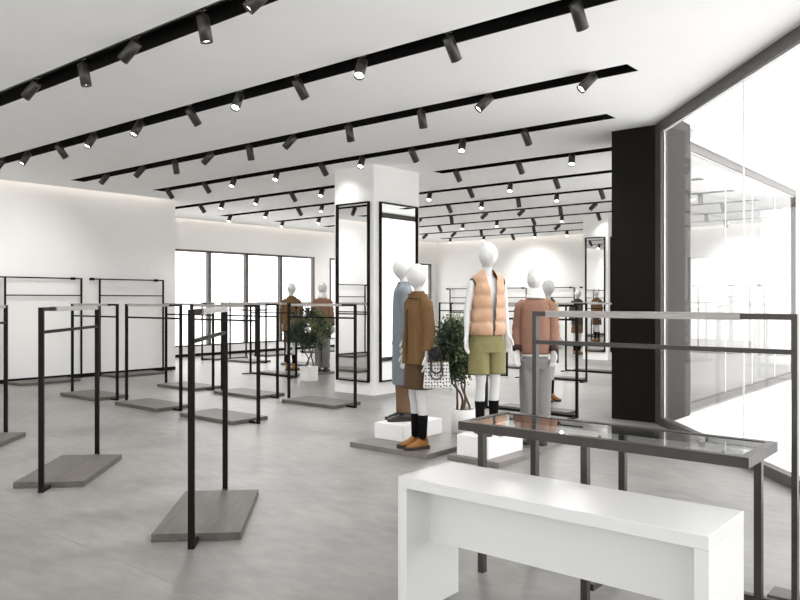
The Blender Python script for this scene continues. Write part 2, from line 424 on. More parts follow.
# ------------------------------------------------------------------ white columns with mirrors
struct(MB().box(-9.10, -8.21, 9.17, 10.36, 0, 3.98).build('column', M_wall))
struct(MB().box(-9.06, -8.36, 18.4, 19.6, 0, 3.98).build('column.001', M_wall))
def mirror(label, a, b, z0, z1, n):
    """upright mirror on a column face from a to b; n the outward normal"""
    a = Vector(a); b = Vector(b); n = Vector(n)
    mid = (a+b)/2; d = (b-a).normalized(); L = (b-a).length
    r = thing('wall_mirror', label, 'mirror', (mid.x, mid.y, z0), math.atan2(d.y, d.x), 'framed mirrors on the columns')
    s = 1 if (Vector((-d.y, d.x)).dot(n) > 0) else -1
    t = .024
    g = MB().box(-L/2+.01, L/2-.01, s*.002, s*.022, .01, z1-z0-.01)
    g.build('mirror_glass', M_mirror, r)
    f_ = MB().box(-L/2, L/2, 0, s*.05, 0, t).box(-L/2, L/2, 0, s*.05, z1-z0-t, z1-z0).box(-L/2, -L/2+t, 0, s*.05, t, z1-z0-t).box(L/2-t, L/2, 0, s*.05, t, z1-z0-t)
    f_.build('frame', M_rack, r)
mirror('tall black-framed mirror on the left face of the near white column', (-9.03, 9.17), (-8.29, 9.17), .21, 3.175, (0, -1))
mirror('tall black-framed mirror on the right face of the near white column', (-8.21, 9.30), (-8.21, 10.28), .21, 3.175, (1, 0))
mirror('tall black-framed mirror on the front of the far column, left of the black pillar', (-8.98, 18.4), (-8.43, 18.4), .21, 3.2, (0, -1))
mirror('sliver of framed mirror on the far column beside the black pillar', (-8.36, 18.52), (-8.36, 19.5), .21, 3.2, (1, 0))

# ------------------------------------------------------------------ floor racks
def rack_proto(name, label, L=1.45, H=1.5, plate='mid', plate_x=None, stub=0.):
    r = thing(name, label, 'clothes rack', group='clothes racks standing on the shop floor')
    a, b = -L/2, L/2
    tx, ty = .027, .04
    for s in (0, 1):
        x0 = a if s == 0 else b-tx
        MB().box(x0, x0+tx, -ty/2, ty/2, 0, H-.03).build('post', M_rack, r)
    MB().box(a, b, -ty/2, ty/2, H-.03, H).build('top_rail', M_rack, r)
    MB().box(a+.10, b-.27, -.034, .034, H-.034, H+.004).build('rail_sleeve', M_sleeve, r)
    MB().box(a+tx, b-tx, -.013, .013, 1.285, 1.31).build('hanging_rail', M_rack, r)
    if plate == 'mid':
        MB().box(a+tx, a+.17, -ty/2, ty/2, 0, .028).box(b-.17, b-tx, -ty/2, ty/2, 0, .028).build('foot_rail', M_rack, r)
        MB().box(a+.17, b-.17, -.285, .285, 0, .05).build('base_plate', M_plate, r, bevel=.0015)
    else:
        MB().box(a+tx, b-tx, -ty/2, ty/2, 0, .035).box(a-stub, a, -ty/2, ty/2, 0, .02).box(a, a+.04, -.22, -ty/2, 0, .02).box(b-.04, b, -.22, -ty/2, 0, .02).build('foot_rail', M_rack, r)
        px = plate_x or (a+.17, b-.17)
        MB().box(px[0], px[1], .04, .36, 0, .05).build('base_plate', M_plate, r, bevel=.003)
    return r
G1 = 'clothes racks standing on the shop floor'
def place_px(pxr, pyb):
    d = CAM_H*FPX/(pyb-300); return rm((pxr-400)/FPX*d, d)

proto = rack_proto('clothes_rack', 'tall black clothes rack with grey oak base nearest on the left, seen almost end on', L=1.45)
vx_, vy_ = rm(.082, -1.0)
a45 = math.atan2(vy_, vx_)
def set_end(o, px, py, ang, L):
    """put the near (+x) end of a rack on the floor point seen at px,py"""
    x, y = place_px(px, py)
    o.location = (x-math.cos(ang)*L/2, y-math.sin(ang)*L/2, 0); o.rotation_euler = (0, 0, ang)
A2 = a45
set_end(proto, 191.0, 549.5, A2, 1.45)
o = dup(proto, (0, 0, 0), 0, 'black clothes rack seen end on, second from the left edge of the photo'); set_end(o, 40.7, 493, A2, 1.45)
o = dup(proto, (0, 0, 0), 0, 'black clothes rack cut off by the left edge of the photo'); 
o.location = (*rm(-4.52, 8.06), 0); o.rotation_euler = (0, 0, A2)
rowA = [(-10.87, 6.19, 'clothes rack before the wall rack, first of the front row from the left wall'),
        (-9.16, 6.18, 'clothes rack in the middle of the front row running away from the left wall'),
        (-7.45, 6.16, 'clothes rack at the right end of the front row, behind the large end-on rack'),
        (-10.80, 7.93, 'clothes rack at the left end of the second row, near the wall corner'),
        (-9.15, 7.95, 'clothes rack in the middle of the second row, in front of the windows'),
        (-7.47, 7.96, 'clothes rack at the right end of the second row, just left of the white column')]
for xr, y, lab in rowA: dup(proto, (xr-.725, y, 0), 0, lab)
backp = rack_proto('clothes_rack', 'clothes rack with front feet standing left of the potted tree and the two far mannequins', plate='back')
backp.location = (-11.985, 10.27, 0)
far = [(-16.4, 12.4, 1), (-16.4, 14.15, 1), (-16.4, 15.9, 1), (-16.4, 20.0, 1), (-15.2, 12.2, 0), (-13.3, 12.4, 0), (-13.2, 14.3, 0)]
farlab = ['clothes rack parallel to the far windows, leftmost of the window row', 'clothes rack parallel to the far windows, second of the window row',
          'clothes rack parallel to the far windows, third of the window row', 'clothes rack parallel to the far windows right of the near column',
          'clothes rack crosswise between the left wall corner and the far windows', 'clothes rack crosswise behind the brown-coated far mannequin',
          'clothes rack crosswise behind the rust-sweatered far mannequin']
for (x, y, r_), lab in zip(far, farlab): dup(proto, (x, y, 0), PI/2 if r_ else 0, lab)
rt = [(-5.315, 9.17, 'clothes rack behind the sweatered mannequin, its right post just left of the black pillar'),
      (-7.19, 13.3, 'clothes rack standing behind the right mannequins, third row back'),
      (-8.86, 15.1, 'clothes rack far behind the peach-vested mannequin, fourth row back'),
      (-7.13, 15.1, 'clothes rack left of the black pillar, fourth row back'),
      (-8.95, 13.3, 'clothes rack behind the bushy potted tree, third row back'),
      (-10.6, 15.1, 'clothes rack far behind the tree, fourth row back right of the near column')]
for i, (x, y, lab) in enumerate(rt):
    dup(backp if i in (0, 1, 3) else proto, (x, y, 0), 0, lab)
rr = rack_proto('clothes_rack', 'large dark clothes rack across the right foreground behind the glass table', L=1.50, H=1.49, plate='back', stub=0.)
rr.location = (-2.390+.75, 4.175, 0)
for ch in rr.children:
    if 'rail' in ch.name and 'sleeve' not in ch.name or ch.name.startswith('post'): ch.data.materials[0] = M_bronze
    if ch.name.startswith('base_plate'): ch.data = MB().box(.60, .74, .021, .17, 0, .045).mesh('base_plate', M_plate)

# ------------------------------------------------------------------ tall wall racks
def wall_rack(label):
    r = thing('wall_rack', label, 'wall rack', group='tall racks against the walls')
    a, b, H = -.75, .75, 2.0
    for x0 in (a, b-.03): MB().box(x0, x0+.03, -.015, .015, 0, H-.025).build('post', M_rack, r)
    MB().box(a-.14, b, -.0125, .0125, H-.025, H).build('top_rail', M_rack, r)
    MB().box(a+.03, b-.03, -.011, .011, 1.64, 1.662).build('hanging_rail', M_rack, r)
    MB().box(a+.03, b-.03, -.012, .012, 0, .025).build('foot_rail', M_rack, r)
    for x in (a-.14, b-.17): MB().box(x-.025, x+.025, -.02, .085, H-.04, H+.012).build('wall_bracket', M_rack, r)
    MB().box(a+.02, b-.35, -.62, -.05, 0, .05).build('base_plate', M_plate, r, bevel=.003)
    return r
wr = wall_rack('tall two-rail rack against the left wall, nearest the wall corner')
wr.location = (-14.61, 8.66, 0); wr.rotation_euler = (0, 0, PI/2)
dup(wr, (-14.61, 6.80, 0), PI/2, 'tall two-rail rack against the left wall, at the left edge of the photo')
for yy, lab in ((4.94, 'just outside the left photo edge'), (3.08, 'seen reflected in the near column mirror')):
    dup(wr, (-14.61, yy, 0), PI/2, 'tall two-rail rack against the left wall, '+lab)
for i, lab in enumerate(['nearest the far window corner', 'behind the ochre-coated mannequin', 'behind the tree', 'behind the peach-vested mannequin',
                         'behind the sweatered mannequin', 'just left of the far mirror column', 'seen through the glass wall']):
    dup(wr, (-16.3+i*1.86, YB-.095, 0), 0, 'tall two-rail rack against the back wall, '+lab)
def frame_panel(loc):
    r = thing('wall_frame', 'narrow black upright frame on the back wall beside the far mirror column', 'wall frame', loc)
    MB().box(-.3, .3, -.03, 0, 0, .03).box(-.3, .3, -.03, 0, 1.32, 1.35).box(-.3, -.27, -.03, 0, .03, 1.32).box(.27, .3, -.03, 0, .03, 1.32).build('frame', M_rack, r)
    MB().box(-.27, .27, -.015, 0, .03, 1.32).build('panel', M_mirror, r)
frame_panel((-9.75, YB, 1.15))

# ------------------------------------------------------------------ glass display table and white table
gt = thing('glass_display_table', 'long glass-topped display table with dark metal frame in front of the mannequins', 'display table', (-1.77, 3.865, 0))
T = MB(); X0, X1, Y0, Y1 = -.80, .80, -.255, .255
T.box(X0, X1, Y0, Y0+.045, .80, .85).box(X0, X1, Y1-.045, Y1, .80, .85).box(X0, X0+.045, Y0+.045, Y1-.045, .80, .85).box(X1-.045, X1, Y0+.045, Y1-.045, .80, .85)
T.build('table_frame', M_bronze, gt, bevel=.002)
MB().box(X0+.046, X1-.046, Y0+.046, Y1-.046, .836, .846).build('glass_top', M_tglass, gt)
for x, y in ((-.645, Y0+.002), (-.56, Y1-.06), (-.005, Y0+.002), (.005, Y1-.06), (.725, Y1-.08)):
    MB().box(x-.018, x+.018, y, y+.04, 0, .80).build('leg', M_bronze, gt)
MB().box(-.022, .022, Y0+.06, Y1-.06, .04, .075).build('cross_rail', M_bronze, gt)
MB().tube([(.50, .03, .846), (.50, .03, .868)], .017, 14).build('glass_clamp', M_sleeve, gt)

wt = thing('white_bench_table', 'glossy white waterfall table in the right foreground', 'table', (-1.653, 3.08, 0))
w = .747; dd = .22
MB().box(-w, w, -dd, dd, .635, .69).build('tabletop', M_white, wt, bevel=.003)
MB().box(-w, -w+.055, -dd, dd, 0, .635).build('side_panel', M_white, wt, bevel=.002)
MB().box(w-.055, w, -dd, dd, 0, .635).build('side_panel', M_white, wt, bevel=.002)
MB().box(-w+.055, w-.055, -.035, -.015, .34, .635).build('modesty_panel', M_white, wt)

# ------------------------------------------------------------------ platforms and boxes
def plat(x0, x1, y0, y1, lab):
    o = MB().box(-(x1-x0)/2, (x1-x0)/2, -(y1-y0)/2, (y1-y0)/2, 0, .05).build('display_platform', M_plinth, bevel=.003)
    o.location = ((x0+x1)/2, (y0+y1)/2, 0)
    tag(o, lab, 'platform', 'low display platforms under the mannequins'); return o
plat(-5.56, -4.53, 5.83, 6.98, 'low grey platform under the ochre and blue coated mannequins')
plat(-4.37, -3.78, 5.96, 6.76, 'low grey platform under the white box of the peach-vested mannequin')
plat(-4.55, -3.87, 6.80, 7.65, 'low grey platform under the sweatered mannequin')
plat(-12.6, -11.35, 10.65, 11.45, 'low dark platform under the two far mannequins by the windows')
def wbox(x0, x1, y0, y1, z0, h, lab):
    o = MB().box(-(x1-x0)/2, (x1-x0)/2, -(y1-y0)/2, (y1-y0)/2, 0, h).build('white_plinth_box', M_whitebox, bevel=.003)
    o.location = ((x0+x1)/2, (y0+y1)/2, z0)
    tag(o, lab, 'plinth', 'white boxes the mannequins stand on'); return o
wbox(-5.52, -5.12, 6.18, 6.88, .05, .17, 'white box under the blue-coated mannequin behind the ochre shoes')
wbox(-4.30, -3.93, 6.02, 6.64, .05, .20, 'white box under the peach-vested mannequin')

# ------------------------------------------------------------------ mannequins
def hand_mb(side, curl=.5):
    """wrist at origin, pointing -Z, palm facing the body; side +1 is the hand at +x"""
    h = MB()
    h.tube([(0, 0, .02), (0, 0, -.015), (0, 0, -.05), (0, 0, -.088), (0, 0, -.098)], [(.020, .024), (.017, .028), (.015, .038), (.013, .038), (.008, .032)], 14)
    for k, (yy, ln) in enumerate(((-.029, .066), (-.010, .076), (.009, .071), (.027, .056))):
        p = [Vector((0, yy, -.08))]; a = .12*curl; 
        for s in (.45, .3, .25):
            p.append(p[-1]+Vector((-side*math.sin(a), yy*.25*s, -math.cos(a)))*ln*s*1.15); a += .38*curl
        h.tube(p, [.0098, .0092, .0085, .0062], 8)
    h.tube([(0, -.020, -.02), (-side*.006, -.042, -.05), (-side*.014, -.052, -.078), (-side*.018, -.052, -.100)], [.013, .0115, .0095, .007], 8)
    return h
def head_shape(x, y, z):
    # egg: narrower to the chin, a soft brow, nose and lips at the front (-y)
    k = 1 - .22*max(0, -z)**1.6
    X, Y = x*k, y*(1-.16*max(0, -z))
    if y < 0:
        fz = math.exp(-((z+.12)/.20)**2)*math.exp(-(x/.14)**2)*.13
        br = math.exp(-((z-.16)/.10)**2)*math.exp(-(x/.55)**2)*.035
        ck = -math.exp(-((z-.03)/.11)**2)*(math.exp(-((abs(x)-.36)/.17)**2))*.06
        lp = math.exp(-((z+.48)/.07)**2)*math.exp(-(x/.24)**2)*.05
        Y -= fz+br+ck+lp
    return (X, Y, z)
def body_mesh(arms, voxel, leg_dx=.075):
    b = MB()
    b.rings([[(rx*math.cos(2*PI*k/24), cy+ry*math.sin(2*PI*k/24), z) for k in range(24)] for z, rx, ry, cy in
        [(.86, .09, .07, 0), (.92, .150, .105, .01), (.98, .158, .11, .012), (1.08, .125, .088, 0), (1.15, .115, .08, 0), (1.28, .135, .098, -.01), (1.38, .142, .10, -.01),
         (1.46, .150, .082, 0), (1.505, .125, .068, .005), (1.54, .075, .055, .01), (1.60, .052, .054, .012), (1.68, .05, .054, .005)]])
    b.ellipsoid((0, -.012, 1.752), (.094, .110, .130), 28, 20, head_shape)
    for s in (-1, 1):
        x = s*leg_dx
        b.tube([(x*1.05, .01, .95), (x*1.05, 0, .80), (x, -.005, .62), (x, -.01, .53), (x, 0, .46), (x, .014, .36), (x, .012, .22), (x, .012, .10), (x, .01, .055)],
               [.078, .078, .060, .052, .047, .052, .041, .031, .034], 16)
        b.tube([(x, .035, .035), (x, .0, .045), (x, -.06, .035), (x, -.13, .025), (x, -.165, .02)], [(.028, .03), (.033, .04), (.036, .03), (.040, .02), (.024, .012)], 12)
    for s, (sh, el, wr) in zip((-1, 1), arms):
        sh, el, wr = Vector(sh), Vector(el), Vector(wr)
        b.tube([sh+Vector((-s*.03, 0, .005)), sh, (sh*2+el)/3, el, (el*2+wr)/3, wr], [.035, .045, .040, .034, .033, .022], 14)
    me = b.mesh('body_raw', M_manq)
    ob = bpy.data.objects.new('tmp', me); COL.objects.link(ob)
    rmod = ob.modifiers.new('r', 'REMESH'); rmod.mode = 'VOXEL'; rmod.voxel_size = voxel
    sm = ob.modifiers.new('s', 'SMOOTH'); sm.iterations = 4; sm.factor = .5
    dg = bpy.context.evaluated_depsgraph_get()
    out = bpy.data.meshes.new_from_object(ob.evaluated_get(dg))
    V = [v.co[:] for v in out.vertices]; F = [tuple(p.vertices) for p in out.polygons]
    bpy.data.objects.remove(ob)
    r = MB(); r.v = V; r.f = F
    for s, (sh, el, wr) in zip((-1, 1), arms):
        el, wr = Vector(el), Vector(wr)
        d = (wr-el).normalized()
        h = hand_mb(s, .8)
        q = Vector((0, 0, -1)).rotation_difference(d)
        hm = h.mesh('h', M_manq); ho = bpy.data.objects.new('tmph', hm); COL.objects.link(ho)
        rm2 = ho.modifiers.new('r', 'REMESH'); rm2.mode = 'VOXEL'; rm2.voxel_size = .0035 if voxel < .012 else .006
        dg = bpy.context.evaluated_depsgraph_get(); o2 = bpy.data.meshes.new_from_object(ho.evaluated_get(dg))
        T_ = Matrix.Translation(wr) @ q.to_matrix().to_4x4() @ Matrix.Rotation(s*math.radians(48), 4, 'Z') @ Matrix.Scale(1.12, 4)
        r.add([T_ @ v.co for v in o2.vertices], [tuple(p.vertices) for p in o2.polygons])
        bpy.data.objects.remove(ho)
    return r
def garment(rings, folds=0., nf=9, n=48, gap=None, puff=None, hem=True, seed=0, expo=2.4, cx=0.):
    """rings: (z, rx, ry, cy); gap: list of half-angles of a front opening per ring"""
    g = MB()
    # resample
    R = []
    for i in range(len(rings)-1):
        st = max(1, int(abs(rings[i][0]-rings[i+1][0])/.018))
        for k in range(st):
            t = k/st; R.append([a+(b-a)*t for a, b in zip(rings[i], rings[i+1])] + [((gap[i]*(1-t)+gap[i+1]*t) if gap else 0)])
    R.append(list(rings[-1])+[gap[-1] if gap else 0])
    zt, zb = rings[0][0], rings[-1][0]
    out = []
    for (z, rx, ry, cy, ga) in R:
        u = (zt-z)/(zt-zb+1e-6)
        pf = 0
        if puff:
            ph = ((zt-z)/puff) % 1.0; pf = (math.sin(PI*ph)**.5)*.026-.010
        ring = []
        m = n if not gap else n+1
        for k in range(m):
            if gap: a = -PI/2 + ga + (2*PI-2*ga)*k/n
            else: a = -PI/2 + 2*PI*k/n
            ca, sa = math.cos(a), math.sin(a)
            rr_ = 1/((abs(ca)**expo+abs(sa)**expo)**(1/expo))
            nz = noise.noise(Vector((ca*2.2+seed*3.1, sa*2.2, z*2.0)))
            fo = folds*u*math.sin(nf*a+seed+nz*2.5) + folds*.8*nz + pf*(1+.5*noise.noise(Vector((ca*7+seed, sa*7, z*14))))
            ring.append((cx+ca*rr_*(rx+fo), cy+sa*rr_*(ry+fo), z))
        out.append(ring)
    if hem:
        last = out[-1]; c0 = (cx, rings[-1][3])
        out.append([(c0[0]+(x-c0[0])*.93, c0[1]+(y-c0[1])*.93, z+.004) for x, y, z in last])
        out.append([(c0[0]+(x-c0[0])*.92, c0[1]+(y-c0[1])*.92, z+.05) for x, y, z in last])
    g.rings(out, closed=not gap, cap0=False, cap1=False)
    return g
def sleeve(arm, r0, r1, r2, side, cut=1.0, seed=0):
    sh, el, wr = [Vector(p) for p in arm]
    pts = [sh+Vector((-side*.055, 0, .012)), sh+Vector((-side*.02, 0, .012)), sh+Vector((side*.004, 0, -.01))]
    rad = [r0*.75, r0*.95, r0]
    N = 14
    for i in range(1, N+1):
        t = i/N*cut*2
        p = sh+(el-sh)*t if t <= 1 else el+(wr-el)*(t-1)
        r = r0+(r1-r0)*t if t <= 1 else r1+(r2-r1)*(t-1)
        wv = .004*math.sin(i*2.3+seed)
        pts.append(p); rad.append((r+wv, r*1.08-wv))
    d = (wr-el).normalized()
    m = MB().tube(pts, rad, 20, cap=False)
    e = pts[-1]; r = rad[-1][0]
    m.tube([e, e+d*.001, e-d*.03], [r, r*.86, r*.82], 20, cap=False)
    return m
def trouser(side, dx, z0, z1, r0, r1, seed=0, amp=.006):
    R = []; n = 28; N = 26
    for i in range(N+1):
        t = i/N; z = z0+(z1-z0)*t; r = r0+(r1-r0)*t
        x = side*(dx + (r-.06)*.35)
        R.append([(x+math.cos(2*PI*k/n)*(r+amp*math.sin(3*2*PI*k/n+seed+z*9)*t), .005+math.sin(2*PI*k/n)*(r*1.08+amp*math.cos(2*2*PI*k/n+z*7+seed)), z) for k in range(n)])
    c0 = R[-1]; cxm = sum(p[0] for p in c0)/n
    R.append([(cxm+(p[0]-cxm)*.92, p[1]*.92, p[2]+.03) for p in c0])
    return MB().rings(R, cap0=True, cap1=False)
def shoe(side, dx, high=False):
    x = side*dx
    up = MB(); rs = []
    prof = [(-.185, .012, .018, .03), (-.175, .030, .03, .04), (-.15, .044, .055, .05), (-.11, .048, .068, .055), (-.07, .046, .085, .06), (-.03, .040, .115, .07), (.0, .037, .125, .07), (.035, .037, .125, .07), (.06, .034, .115, .065), (.072, .02, .09, .05)]
    for y, wx, top, _ in prof:
        rs.append([(x+wx*math.cos(a), y, .022+(top-.022)*max(0, math.sin(a))) if math.sin(a) >= 0 else (x+wx*math.cos(a), y, .022) for a in [2*PI*k/16 for k in range(16)]])
    up.rings(rs)
    up.tube([(x, .02, .08), (x, .02, .15 if high else .128)], [.042, .040], 16)
    so = MB()
    pl = [(-.2, .012), (-.188, .032), (-.155, .050), (-.10, .054), (-.04, .046), (.02, .044), (.07, .040), (.085, .022)]
    pts = [(x+w_, y) for y, w_ in pl] + [(x-w_, y) for y, w_ in reversed(pl)]
    so.prism(pts, 0, .034)
    return up, so
ARMS_DOWN = [((-.165, 0, 1.475), (-.205, .015, 1.20), (-.215, -.02, .965)), ((.165, 0, 1.475), (.205, .015, 1.20), (.215, -.02, .965))]
BODY = {}
def get_body(key, arms, voxel):
    if key not in BODY: BODY[key] = body_mesh(arms, voxel).mesh('body', M_manq, True)
    return BODY[key]
def sub(bm_, name, m, root, smooth=True, solid=0):
    o = bm_.build(name, m, root, smooth)
    return o
def mannequin(label, lat, dep, z, face, outfit, scale=1.0, arms=ARMS_DOWN, voxel=.009, key='down', group=None, mats=None):
    x, y = rm(lat, dep)
    r = thing('mannequin', label, 'mannequin', (x, y, z), heading(*face), group); r.scale = (scale,)*3
    mt = dict(coat=M_ochre, skirt=M_ochred, collar=M_ochre, shoe=M_shoe, top=M_rust, pants=M_greyp)
    if mats: mt.update(mats)
    b = bpy.data.objects.new('body', get_body(key, arms, voxel)); COL.objects.link(b); b.parent = r
    if outfit == 'ochre':
        sub(garment([(1.57, .060, .062, .008), (1.545, .085, .075, .008), (1.515, .135, .088, .004), (1.47, .168, .105, 0), (1.36, .172, .125, -.005), (1.15, .178, .128, 0), (.86, .198, .142, .005)], .007, 6, seed=1), 'jacket', mt['coat'], r)
        for s in (0, 1): sub(sleeve(arms[s], .066, .060, .058, (-1, 1)[s], .93, s), 'sleeve', mt['coat'], r)
        sub(garment([(1.60, .066, .068, .0), (1.58, .070, .070, .0), (1.55, .090, .084, .0), (1.525, .125, .094, -.005)], .004, 5, seed=4), 'collar', mt['collar'], r)
        sub(garment([(.92, .150, .12, .005), (.80, .168, .130, .005), (.61, .180, .136, .005)], .005, 5, seed=2), 'skirt', mt['skirt'], r)
        MB().box(-.004, .004, -.143, -.120, .88, 1.42).build('front_placket', mt['skirt'], r)
    if outfit == 'blue':
        sub(garment([(1.60, .062, .066, .005), (1.56, .080, .078, .005), (1.52, .135, .095, 0), (1.47, .170, .11, 0), (1.30, .172, .118, 0), (1.0, .178, .122, 0), (.42, .200, .132, .01)], .008, 6, seed=3), 'coat', M_blue, r)
        for s in (0, 1): sub(sleeve(arms[s], .068, .062, .060, (-1, 1)[s], .9, s), 'sleeve', M_blue, r)
        for s in (-1, 1): sub(trouser(s, .075, .9, .10, .085, .07, s), 'trouser_leg', M_brown, r)
        mt['shoe'] = M_bshoe
    if outfit == 'vest':
        gp = [.95, .60, .38, .30, .22, .15, .09, .06]
        v = garment([(1.61, .066, .066, .008), (1.575, .078, .074, .006), (1.54, .135, .088, 0), (1.495, .162, .105, -.004), (1.40, .152, .122, -.01), (1.25, .152, .132, -.008), (1.08, .166, .140, 0), (.965, .165, .138, 0)], .004, 5, gap=gp, puff=.128, seed=5)
        vo = sub(v, 'puffer_vest', mt.get('vest', M_peach), r)
        for k_, s in enumerate((-1, 1)):
            ring = [(s*(.150+.020*math.cos(a)), .0+.062*math.sin(a), 1.43+.088*math.cos(a)) for a in [2*PI*i/20 for i in range(21)]]
            sub(MB().tube(ring, .008, 8), 'armhole_binding', M_dark, vo)
        for s in (-1, 1): sub(trouser(s, .072, .90, .585, .100, .104, s, .004), 'shorts_leg', mt.get('shorts', M_khaki), r)
        sub(garment([(1.03, .128, .10, 0), (.96, .158, .122, .005), (.90, .165, .128, .005), (.80, .165, .124, .005)], .003, 5, seed=6, hem=False), 'shorts', mt.get('shorts', M_khaki), r)
    if outfit == 'sweater':
        sub(garment([(1.585, .070, .072, .004), (1.55, .095, .085, .004), (1.515, .140, .098, 0), (1.46, .162, .110, 0), (1.30, .162, .125, 0), (1.10, .166, .130, 0), (1.0, .162, .126, 0), (.955, .155, .118, 0)], .006, 5, seed=7), 'sweater', mt['top'], r)
        for s in (0, 1):
            sub(sleeve(arms[s], .060, .058, .048, (-1, 1)[s], .90, s), 'sleeve', mt['top'], r)
            sh, el, wr = [Vector(p) for p in arms[s]]
            sub(MB().tube([el+(wr-el)*.72, el+(wr-el)*.78, el+(wr-el)*.98], [.048, .055, .050], 18), 'cuff', M_cuff, r)
        sub(garment([(1.675, .068, .072, 0), (1.63, .080, .082, 0), (1.59, .092, .092, 0), (1.55, .102, .096, -.004)], .006, 7, seed=8), 'turtleneck', M_whitebox, r)
        sub(garment([(.98, .138, .110, .003), (.93, .142, .114, .003)], 0, 5, seed=9), 'shirt_hem', M_whitebox, r)
        sub(garment([(.945, .138, .110, .003), (.86, .148, .112, .003), (.80, .150, .108, .003)], .002, 5, hem=False), 'waistband', mt['pants'], r)
        for s in (-1, 1): sub(trouser(s, .074, .90, .085, .090, .080, s, .008), 'trouser_leg', mt['pants'], r)
        mt['shoe'] = M_bshoe
    for s in (-1, 1):
        if outfit in ('ochre', 'vest'):
            sub(MB().tube([(s*.075, .013, .345 if outfit == 'ochre' else .32), (s*.075, .013, .30), (s*.075, .012, .22), (s*.075, .012, .10)], [.0525, .051, .046, .042], 18), 'sock', M_sock, r)
        up, so = shoe(s, .075, outfit != 'blue')
        u = sub(up, 'shoe', mt['shoe'], r); sub(so, 'sole', M_sole, u, False)
    return r

G2 = 'dressed white mannequins'
mannequin('white mannequin in ochre jacket and skirt with black socks and mustard shoes', .185, 7.72, .05, (-.95, -.5), 'ochre', 1.0, key='down')
mannequin('white mannequin in long dusty blue coat and brown trousers, standing behind the ochre one', .035, 8.42, .22, (-1, -.2), 'blue', .965)
A3 = [((-.165, 0, 1.475), (-.215, .01, 1.20), (-.235, -.02, .965)), ((.165, 0, 1.475), (.20, .01, 1.20), (.205, -.02, .965))]
mannequin('white mannequin in peach puffer vest, khaki shorts and black socks on a white box', .86, 7.43, .25, (.36, -1), 'vest', 1.0, arms=A3, key='vest')
A4 = [((-.155, 0, 1.475), (-.19, .03, 1.22), (-.19, -.05, .985)), ((.155, 0, 1.475), (.19, .03, 1.22), (.19, -.05, .985))]
mannequin('white mannequin in rust sweater, white turtleneck and grey trousers beside the peach-vested one', 1.435, 8.0, .05, (-.22, -1), 'sweater', .985, arms=A4, key='sweater')
mannequin('distant white mannequin in brown coat standing before the far windows', -2.33, 16.2, .05, (.35, .95), 'ochre', 1.0, key='far', voxel=.014, arms=ARMS_DOWN)
mannequin('distant white mannequin in rust sweater and grey trousers before the far windows', -1.64, 15.95, .05, (.2, .95), 'sweater', 1.0, key='far')
mannequin('distant white mannequin in tan vest half hidden behind the sweatered mannequin', 2.29, 11.7, 0, (.5, -.9), 'vest', 1.0, key='far',
          mats=dict(vest=M_tan, shorts=M_dark))
mannequin('very distant mannequin in charcoal jacket left of the far mirror column', 5.12, 21.8, 0, (.3, -1), 'ochre', 1.0, key='far',
          mats=dict(coat=M_dark, skirt=M_brown, collar=M_dark))

# ------------------------------------------------------------------ dotted bag on the ochre mannequin's arm
bx, by = rm(.368, 7.49)
bag = thing('tote_bag', 'white tote bag with small black dots hanging at the ochre mannequin\'s hand', 'bag', (bx, by, .685), heading(0, -1))
n = 32; R = []
for i in range(9):
    t = i/8; z = .25*t; rx = .140-.030*t; ry = .045-.025*t
    R.append([(math.copysign(abs(math.cos(2*PI*k/n))**.5, math.cos(2*PI*k/n))*rx + .002*math.sin(9*z+k), math.copysign(abs(math.sin(2*PI*k/n))**.7, math.sin(2*PI*k/n))*ry, z+(.012*math.cos(4*PI*k/n)*t)) for k in range(n)])
MB().rings(R, cap1=True).build('bag_body', M_tote, bag, True)
for dy, dr, zz in ((-.05, .062, .155), (-.056, .048, .20)):
    pts = [(.0-.01+dr*math.cos(PI+PI*i/16), dy, zz+dr*1.0*math.sin(PI+PI*i/16)) for i in range(17)]
    pts = [(-.01-dr*.85, dy+.02, .34)]+pts+[(-.01+dr*.85, dy+.02, .34)]
    cord = MB()
    for a, b_ in zip(pts[:-1], pts[1:]):
        a, b_ = Vector(a), Vector(b_); k = max(1, int((b_-a).length/.014))
        for q in range(k): cord.ellipsoid(a+(b_-a)*q/k, (.0085,)*3, 8, 6)
    cord.build('chain_strap', M_chain, bag, True)
fu = MB()
def fz(x, y, z):
    k = 1+.22*noise.noise(Vector((x*6, y*6, z*6))); return (x*k, y*k, z*k)
fu.ellipsoid((-.02, -.03, .345), (.066, .055, .062), 32, 20, fz)
for i in range(500):
    d = Vector((random.gauss(0, 1), random.gauss(0, 1), random.gauss(0, 1))).normalized()
    p = Vector((-.02, -.03, .345))+Vector((d.x*.06, d.y*.05, d.z*.057)); q = p+d*.018+Vector((0, 0, -.006)); s_ = d.orthogonal().normalized()*.002
    fu.add([p-s_, p+s_, q], [(0, 1, 2)])
fu.build('fur_pompom', M_fur, bag)

